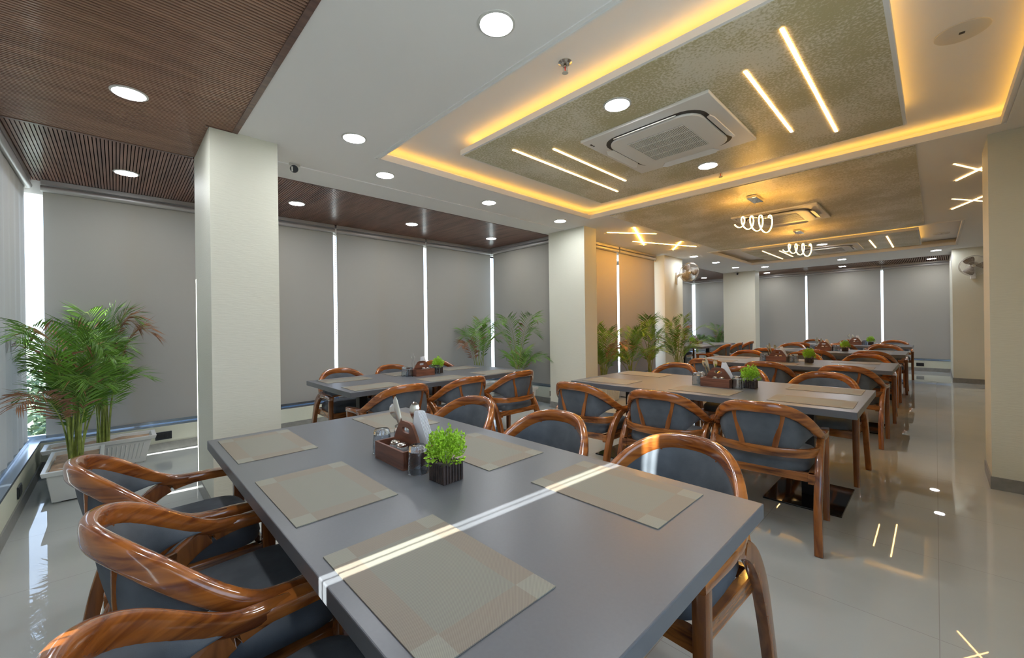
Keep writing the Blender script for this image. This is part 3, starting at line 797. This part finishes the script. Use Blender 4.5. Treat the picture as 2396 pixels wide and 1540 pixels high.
def fan_fr(seed, n, hlo, hhi, olo, ohi, azs=None):
    r = random.Random(seed); return [((azs[k % len(azs)] if azs else k * 2.399) + r.uniform(-.35, .35), r.uniform(hlo, hhi), r.uniform(olo, ohi)) for k in range(n)]
palm(-4.91, -.245, 0, 1.25, 11, 'large palm in a white trough at the left corner, in front of the other', (.74, .30, .26), fan_fr(1, 22, .72, 1.36, .12, .38), dry=.14)
palm(-5.52, -.10, PI / 2, 1.45, 12, 'large palm in a white trough against the left window, behind the other', (.74, .28, .26), fan_fr(2, 17, .75, 1.52, .08, .26), dry=.08)
palm(-5.38, 4.42, PI / 2, 1.35, 13, 'smaller palm left of the bay corner light gap', (.55, .26, .32), fan_fr(3, 8, .75, 1.40, .15, .40), dry=.1)
palm(-4.64, 4.60, 0, 1.55, 14, 'tall palm right of the bay corner light gap, left of the middle pillar', (.62, .26, .32), fan_fr(4, 9, .75, 1.60, .12, .48), dry=.05)
palm(-3.82, 5.80, PI / 2, 1.3, 15, 'palm in a white trough right beside the middle pillar', (.70, .26, .33), fan_fr(5, 10, .75, 1.32, .12, .36), dry=.2)
palm(-3.82, 6.62, PI / 2, 1.3, 16, 'bushy palm in front of the amber blind gap', (.60, .26, .33), fan_fr(6, 12, .7, 1.30, .15, .38), dry=.05)
palm(-3.82, 7.38, PI / 2, 1.5, 17, 'tall thin palm left of the fan pillar', (.60, .26, .33), fan_fr(7, 8, .7, 1.52, .12, .30), dry=.08)
palm(-3.62, 8.12, PI / 2, 1.45, 18, 'rightmost palm of the row, in front of the fan pillar', (.60, .26, .33), fan_fr(8, 13, .8, 1.46, .18, .48), dry=.05)
palm(-5.40, 13.6, PI / 2, 1.2, 19, 'small palm under the far corner light gap', (.55, .26, .32), fan_fr(9, 8, .7, 1.1, .15, .40), dry=.05)
palm(-4.90, 14.0, 0, 1.3, 20, 'palm left of the far pillar', (.55, .26, .32), fan_fr(10, 11, .7, 1.36, .2, .42), dry=.1)

# ================================================================ CEILING LAMPS
def make_down():
    root = empty('recessed_downlight')
    MB().lathe([(.088, .0), (.088, -.004), (.0765, -.0075), (.0755, -.002), (.0, -.002)], 36, cap=False).lathe([(.0, .0), (.088, .0)], 36, cap=False).build('rim', 'white_plastic', root, smooth=True)
    MB().lathe([(.0745, -.0055), (.0745, -.003)], 36).build('diffuser', 'lamp_cool', root)
    return root
for (x, y, lab) in ((-1.412, 1.29, 'round ceiling downlight closest to the camera in the white ceiling'), (-3.0, 1.29, 'second downlight along the left part of the white ceiling strip'),
        (-3.55, 1.815, 'first downlight in the strip left of the near tray, by the small camera'), (-3.56, 3.10, 'middle downlight in the strip left of the near tray'), (-3.56, 4.385, 'last downlight in the strip left of the near tray, above the middle pillar'),
        (-1.41, 2.33, 'downlight on the near textured panel, before the air conditioner'), (-1.41, 3.84, 'downlight on the near textured panel, beyond the air conditioner'),
        (-3.32, .07, 'large downlight in the dark slatted ceiling at upper left'), (-5.04, .08, 'downlight in the slatted ceiling beside the left window blind'),
        (-5.03, 1.49, 'first downlight in the slatted ceiling right of the left pillar'), (-5.03, 2.96, 'middle downlight in the bay slatted ceiling'), (-5.03, 4.42, 'downlight in the slatted ceiling at the bay corner'),
        (-3.60, 8.95, 'far strip downlight directly above the fan'), (-3.62, 10.28, 'far strip downlight, second past the fan'), (-3.63, 11.68, 'far strip downlight above the far pillar camera'),
        (-3.07, 12.15, 'downlight past the far tray, right of the far pillar'), (-1.50, 12.15, 'downlight past the far tray, in its middle'), (.02, 12.15, 'downlight past the far tray, near the right wall'),
        (-3.43, 13.75, 'slatted far ceiling downlight, left one'), (-1.69, 13.75, 'slatted far ceiling downlight, middle one'), (-.05, 13.75, 'slatted far ceiling downlight, right one'),
        (-5.16, 13.6, 'downlight in the slatted ceiling of the far window bay'), (-1.45, 9.43, 'downlight on the far textured panel'), (-1.45, 10.80, 'downlight on the far textured panel, beyond its air conditioner'),
        (-1.05, .10, 'downlight in the slatted ceiling above the camera'), (-5.03, 11.3, 'downlight in the far bay slats behind the fan pillar')):
    inst('down', make_down, (x, y, ZC), 0, lab, 'ceiling light', 'round recessed downlights')

def batten(x0, y0, x1, y1, label, w=.022, group='recessed linear lamps', mat='line_warm'):
    drop = .004 if any(q in label for q in ('linking', 'short crossed', 'lower strip', 'steeper')) else 0.0
    L = math.hypot(x1 - x0, y1 - y0)
    o = MB().cbox((0, 0, -.002), (L, w, .004)).build('linear_lamp', mat)
    o.location = ((x0 + x1) / 2, (y0 + y1) / 2, ZC - drop); o.rotation_euler = (0, 0, math.atan2(y1 - y0, x1 - x0))
    tag(o, label, 'ceiling light', group)
batten(-2.35, 2.31, -2.35, 3.87, 'longer linear lamp on the left of the near textured panel', .017)
batten(-2.12, 2.54, -2.12, 3.64, 'shorter linear lamp on the left of the near textured panel', .017)
batten(-.73, 2.55, -.73, 3.63, 'shorter linear lamp on the right of the near textured panel', .017)
batten(-.50, 2.31, -.50, 3.87, 'longer linear lamp on the right of the near textured panel', .017)
batten(-2.41, 9.38, -2.41, 10.94, 'longer linear lamp on the left of the far textured panel', .017)
batten(-2.17, 9.62, -2.17, 10.72, 'shorter linear lamp on the left of the far textured panel', .017)
batten(-.80, 9.62, -.80, 10.72, 'shorter linear lamp on the right of the far textured panel', .017)
batten(-.56, 9.38, -.56, 10.94, 'longer linear lamp on the right of the far textured panel', .017)
batten(-3.53, 5.50, -3.07, 6.18, 'crossed warm strip, nearest long one of the left cluster', .011, mat='line_amber')
batten(-3.08, 5.51, -3.66, 6.89, 'crossed warm strip linking both long ones in the left cluster', .011, mat='line_amber')
batten(-3.63, 6.45, -3.10, 7.81, 'crossed warm strip, farther long one of the left cluster', .011, mat='line_amber')
batten(-3.08, 7.11, -3.53, 7.79, 'short crossed warm strip at the far end of the left cluster', .011, mat='line_amber')
batten(.13, 5.49, .38, 6.07, 'upper strip of the nearer cross beside the right pillar', .011)
batten(.50, 5.45, .16, 6.16, 'lower strip of the nearer cross beside the right pillar', .011)
batten(.15, 7.08, .50, 7.65, 'flatter strip of the farther cross beside the right pillar', .011)
batten(.55, 6.85, .16, 7.73, 'steeper strip of the farther cross beside the right pillar', .011)

# spiral pendants
def make_pendant():
    root = empty('spiral_pendant_lamp')
    MB().box(-.05, -.135, -.032, .05, .135, 0).build('ceiling_canopy', 'steel', root, bevel=.003)
    pts = []; n = 170
    for i in range(n):
        t = i / (n - 1); a = t * 2 * PI * 3.8 - 2.6; rr = .058 + .040 * min(1, t * 1.3)
        pts.append((-.185 + .345 * t + .022 * math.cos(a), .72 * rr * math.cos(a), -.245 - .085 * t + rr * math.sin(a)))
    MB().sweep(pts, (.006, .012), up=(1, 0, 0), n=8, p=3).build('light_spiral', 'helix_warm', root, smooth=True)
    MB().tube([(-.19, 0, -.19), (0, 0, -.225), (.17, 0, -.27)], .003, 6).build('support_bar', 'steel', root)
    for (y0, x1, zz) in ((-.05, -.17, -.19), (.03, .0, -.225), (.06, .15, -.265)):
        MB().tube([(0, y0, -.03), (x1, 0, zz)], .0012, 4).build('wire', 'steel', root)
    return root
inst('pend', make_pendant, (-1.41, 5.22, ZC - .006), 0, 'nearer glowing spiral pendant lamp hanging from a square canopy', 'pendant lamp', 'spiral pendant lamps')
inst('pend', make_pendant, (-1.47, 7.66, ZC - .006), 0, 'farther glowing spiral pendant lamp beyond the second air conditioner', 'pendant lamp', 'spiral pendant lamps')

# ================================================================ AIR CONDITIONERS
def rrect(h, rad, n=6):
    out = []
    for (sx_, sy_, a0) in ((1, 1, 0), (-1, 1, 90), (-1, -1, 180), (1, -1, 270)):
        for i in range(n + 1):
            a = R(a0 + 90 * i / n); out.append((sx_ * (h - rad) + rad * math.cos(a), sy_ * (h - rad) + rad * math.sin(a)))
    return out
def make_ac():
    root = empty('ceiling_air_conditioner')
    MB().box(-.475, -.475, -.022, .475, .475, 0).build('panel', 'ac_white', root, bevel=.006)
    MB().prism(rrect(.375, .15), -.024, -.0215).build('air_slot', 'grille_dark', root)
    g = MB().prism(rrect(.345, .13), -.040, -.022)
    cp = g.build('centre_panel', 'ac_white', root, bevel=.006)
    MB().box(-.215, -.225, -.0412, .215, .225, -.0395).build('grille_recess', 'grille_dark', cp)
    m = MB()
    for i in range(36):
        x = -.213 + i * .0122; m.box(x, -.225, -.0455, x + .0055, .225, -.041)
    for y in (-.225, -.112, 0, .112, .219): m.box(-.215, y, -.046, .219, y + .006, -.041)
    m.build('grille', 'ac_white', cp)
    for k in range(4):
        M = Matrix.Rotation(k * PI / 2, 4, 'Z') @ Matrix.Translation((0, .378, -.038)) @ Matrix.Rotation(R(-24), 4, 'X')
        poly = [(-.235, .015), (-.19, -.022), (.19, -.022), (.235, .015), (.20, .034), (-.20, .034)]
        MB().prism(poly, -.003, .003, M).build('louver', 'ac_white', root)
    MB().box(-.44, -.40, -.0235, -.425, -.37, -.0218).box(-.44, -.36, -.0235, -.425, -.35, -.0218).build('indicator', 'black_plastic', root)
    return root
inst('ac', make_ac, (-1.412, 3.055, ZC), 0, 'square cassette air conditioner in the near textured ceiling panel', 'air conditioner', 'cassette air conditioners')
inst('ac', make_ac, (-1.435, 6.45, ZC - .006), 0, 'square cassette air conditioner between the two spiral pendants', 'air conditioner', 'cassette air conditioners')
inst('ac', make_ac, (-1.44, 10.12, ZC), 0, 'square cassette air conditioner in the far tray ceiling', 'air conditioner', 'cassette air conditioners')

# ================================================================ SMALL FITTINGS
def make_fan(yaw=0.0):
    root = empty('wall_fan')
    # local: wall at y=0, fan looks towards -y
    MB().box(-.04, -.022, -.20, .04, 0, .06).build('wall_plate', 'white_plastic', root, bevel=.01)
    MB().sweep(smooth_path([(0, -.01, -.04), (0, -.07, .0), (0, -.14, .01), (0, -.20, .03)], 4), (.05, .045), n=10).build('arm', 'white_plastic', root, smooth=True)
    T = Matrix.Translation((0, -.27, .05)) @ Matrix.Rotation(R(yaw), 4, 'Z') @ Matrix.Rotation(R(22), 4, 'X') @ Matrix.Rotation(PI / 2, 4, 'X')
    MB().lathe([(.0, -.10), (.05, -.095), (.065, -.05), (.06, .0), (.02, .012)], 20, T, cap=False).build('motor_housing', 'white_plastic', root, smooth=True)
    m = MB(); r = .205
    for zz, rr in ((.055, r * .93), (.0, r * .93), (.03, r), (.068, r * .5), (.07, r * .22)):
        m.tube([T @ Vector((rr * math.cos(2 * PI * i / 36), rr * math.sin(2 * PI * i / 36), zz)) for i in range(36)], .005 if zz == .03 else .0025, 5, closed=True, up=(0.1, .9, .3))
    for i in range(48):
        a = 2 * PI * i / 48; c_, s_ = math.cos(a), math.sin(a)
        m.tube([T @ Vector((q * c_, q * s_, z)) for q, z in ((.05, .072), (r * .6, .068), (r * .93, .05), (r, .03), (r * .93, .0), (r * .6, -.02), (.05, -.022))], .0013, 3, up=(.3, .5, .8))
    m.build('cage', 'white_plastic', root)
    b = MB()
    for k in range(3):
        M = T @ Matrix.Rotation(2 * PI * k / 3, 4, 'Z')
        vs = []
        for i, (q, wd) in enumerate(((.03, .018), (.07, .045), (.12, .075), (.165, .078), (.182, .05))):
            vs += [(q * .96, -wd, .012), (q, wd, .042)]
        b.add(vs, [(2 * i, 2 * i + 2, 2 * i + 3, 2 * i + 1) for i in range(4)], M)
    o = b.build('blades', 'fan_blade', root, smooth=True); sm = o.modifiers.new('thick', 'SOLIDIFY'); sm.thickness = .003
    MB().lathe([(.03, .02), (.028, .06), (.01, .07)], 16, T).build('hub_cap', 'white_plastic', root, smooth=True)
    return root
plain('fan_blade', (.34, .31, .29), .25)
inst('fan_side', lambda: make_fan(-42), (-3.948, 8.86, 2.33), R(90), 'white wall fan on the pillar right of the palms', 'fan', 'white wall fans')
inst('fan', make_fan, (.53, 12.25, 2.28), 0, 'white wall fan on the far right cream wall', 'fan', 'white wall fans')
inst('fan', make_fan, (.598, 2.33, 2.45), R(-90) , 'white wall fan cut off by the upper right corner', 'fan', 'white wall fans')

def make_cctv():
    root = empty('security_camera')
    MB().lathe([(.045, 0), (.045, -.012), (.02, -.02)], 20).build('mount', 'white_plastic', root, smooth=True)
    d = Vector((1.0, -.45, -.35)).normalized(); q = d.to_track_quat('Z', 'Y').to_matrix().to_4x4()
    M = Matrix.Translation((0, 0, -.045)) @ q
    MB().lathe([(.028, -.05), (.034, -.03), (.036, .045)], 20, M).build('body', 'white_plastic', root, smooth=True)
    MB().lathe([(.032, .0455), (.030, .050)], 20, M).build('lens_face', 'black_plastic', root)
    MB().add([(-.020, -.022, .0515), (-.008, -.022, .0515), (-.008, .018, .0515), (-.020, .018, .0515), (-.020, -.022, .0503), (-.008, -.022, .0503), (-.008, .018, .0503), (-.020, .018, .0503)],
             [(0, 1, 2, 3), (0, 4, 5, 1), (1, 5, 6, 2), (2, 6, 7, 3), (3, 7, 4, 0)], M).build('sticker', 'white_plastic', root)
    return root
inst('cctv', make_cctv, (-3.82, 1.12, ZC), 0, 'small round black faced security camera right of the left pillar', 'security camera', 'security cameras')
inst('cctv', make_cctv, (-3.95, 12.80, ZC), R(-25), 'security camera at the top of the far pillar', 'security camera', 'security cameras')

def make_sprinkler():
    root = empty('fire_sprinkler')
    MB().lathe([(.040, 0), (.040, -.004), (.026, -.012), (.024, -.002)], 24, cap=False).build('escutcheon', 'steel', root, smooth=True)
    MB().lathe([(.009, 0), (.009, -.030)], 12).box(-.016, -.002, -.058, -.012, .002, -.02).box(.012, -.002, -.058, .016, .002, -.02).box(-.016, -.002, -.060, .016, .002, -.055).build('frame', 'steel', root)
    MB().lathe([(.0035, -.030), (.0035, -.056)], 8).build('glass_bulb', 'red_bulb', root)
    MB().lathe([(.018, -.064), (.018, -.061)], 16).build('deflector', 'steel', root)
    return root
inst('spr', make_sprinkler, (-1.49, 1.90, ZR), 0, 'fire sprinkler with red bulb in the near edge of the tray recess', 'sprinkler', 'fire sprinklers')
inst('spr', make_sprinkler, (-1.50, 4.42, ZR), 0, 'fire sprinkler in the far edge of the tray recess', 'sprinkler', 'fire sprinklers')
def make_plate():
    root = empty('ceiling_cover_plate')
    MB().lathe([(.105, 0), (.105, -.004), (.100, -.007)], 40).build('disc', 'white_plastic', root, smooth=True)
    MB().box(-.011, -.011, -.0085, .011, .011, -.0068).build('dark_centre', 'grille_dark', root)
    return root
inst('plate', make_plate, (.112, 3.25, ZR), .1, 'round white ceiling plate with dark centre in the near tray recess', 'ceiling plate', 'round ceiling plates')
inst('plate', make_plate, (.09, 10.66, ZR), .1, 'round white ceiling plate in the far tray recess', 'ceiling plate', 'round ceiling plates')

def make_socket():
    root = empty('power_socket')
    pt = MB().box(-.068, -.010, -.042, .068, 0, .042).build('plate', 'black_plastic', root, bevel=.003)
    m = MB()
    for x in (-.045, -.015, .015, .045): m.box(x - .013, -.013, -.026, x + .013, -.010, .026)
    m.build('module', 'black_metal', pt, bevel=.001)
    return root
inst('sock', make_socket, (-5.75, .356, .165), R(90), 'black socket plate on the low wall right of the white troughs', 'socket', 'black socket plates')
inst('sock', make_socket, (-4.55, -.51, .165), R(180), 'black socket plate on the low wall at far left', 'socket', 'black socket plates')
inst('sock', make_socket, (-4.33, 5.10, .165), 0, 'black socket plate on the low wall left of the middle pillar', 'socket', 'black socket plates')
inst('sock', make_socket, (-.276, 14.40, .165), 0, 'black socket plate under the rightmost far blind', 'socket', 'black socket plates')

# ================================================================ OUTSIDE
struct(MB().box(-160, -120, -4.6, 60, 120, -4.5), 'ground', 'ground')
def tree(x, y, h, seed, label):
    r = random.Random(seed); root = empty('garden_tree', (x, y, -4.5)); tag(root, label, 'tree', 'trees outside the window')
    MB().tube([(0, 0, 0), (.1, 0, h * .4), (0, .1, h * .8)], .12, 8).build('trunk', 'tree_bark', root)
    m = MB()
    for k in range(2600):
        a, e, q = r.uniform(0, 2 * PI), math.acos(r.uniform(-.7, 1)), r.random() ** .4
        c_ = Vector((q * h * .38 * math.sin(e) * math.cos(a), q * h * .38 * math.sin(e) * math.sin(a), h * .72 + q * h * .3 * math.cos(e)))
        u = Vector((r.uniform(-1, 1), r.uniform(-1, 1), r.uniform(-1, 1))).normalized(); v = u.cross(Vector((r.uniform(-1, 1), r.uniform(-1, 1), 1))).normalized()
        m.add([c_ - u * .09, c_ + v * .06, c_ + u * .09, c_ - v * .06], [(0, 1, 2, 3)])
    m.build('crown', 'tree_leaf', root)
tree(-14.5, -1.55, 4.0, 1, 'pale green tree seen through the left corner window gap')
tree(-22, -2.6, 4.4, 2, 'distant green tree seen through the left corner window gap')
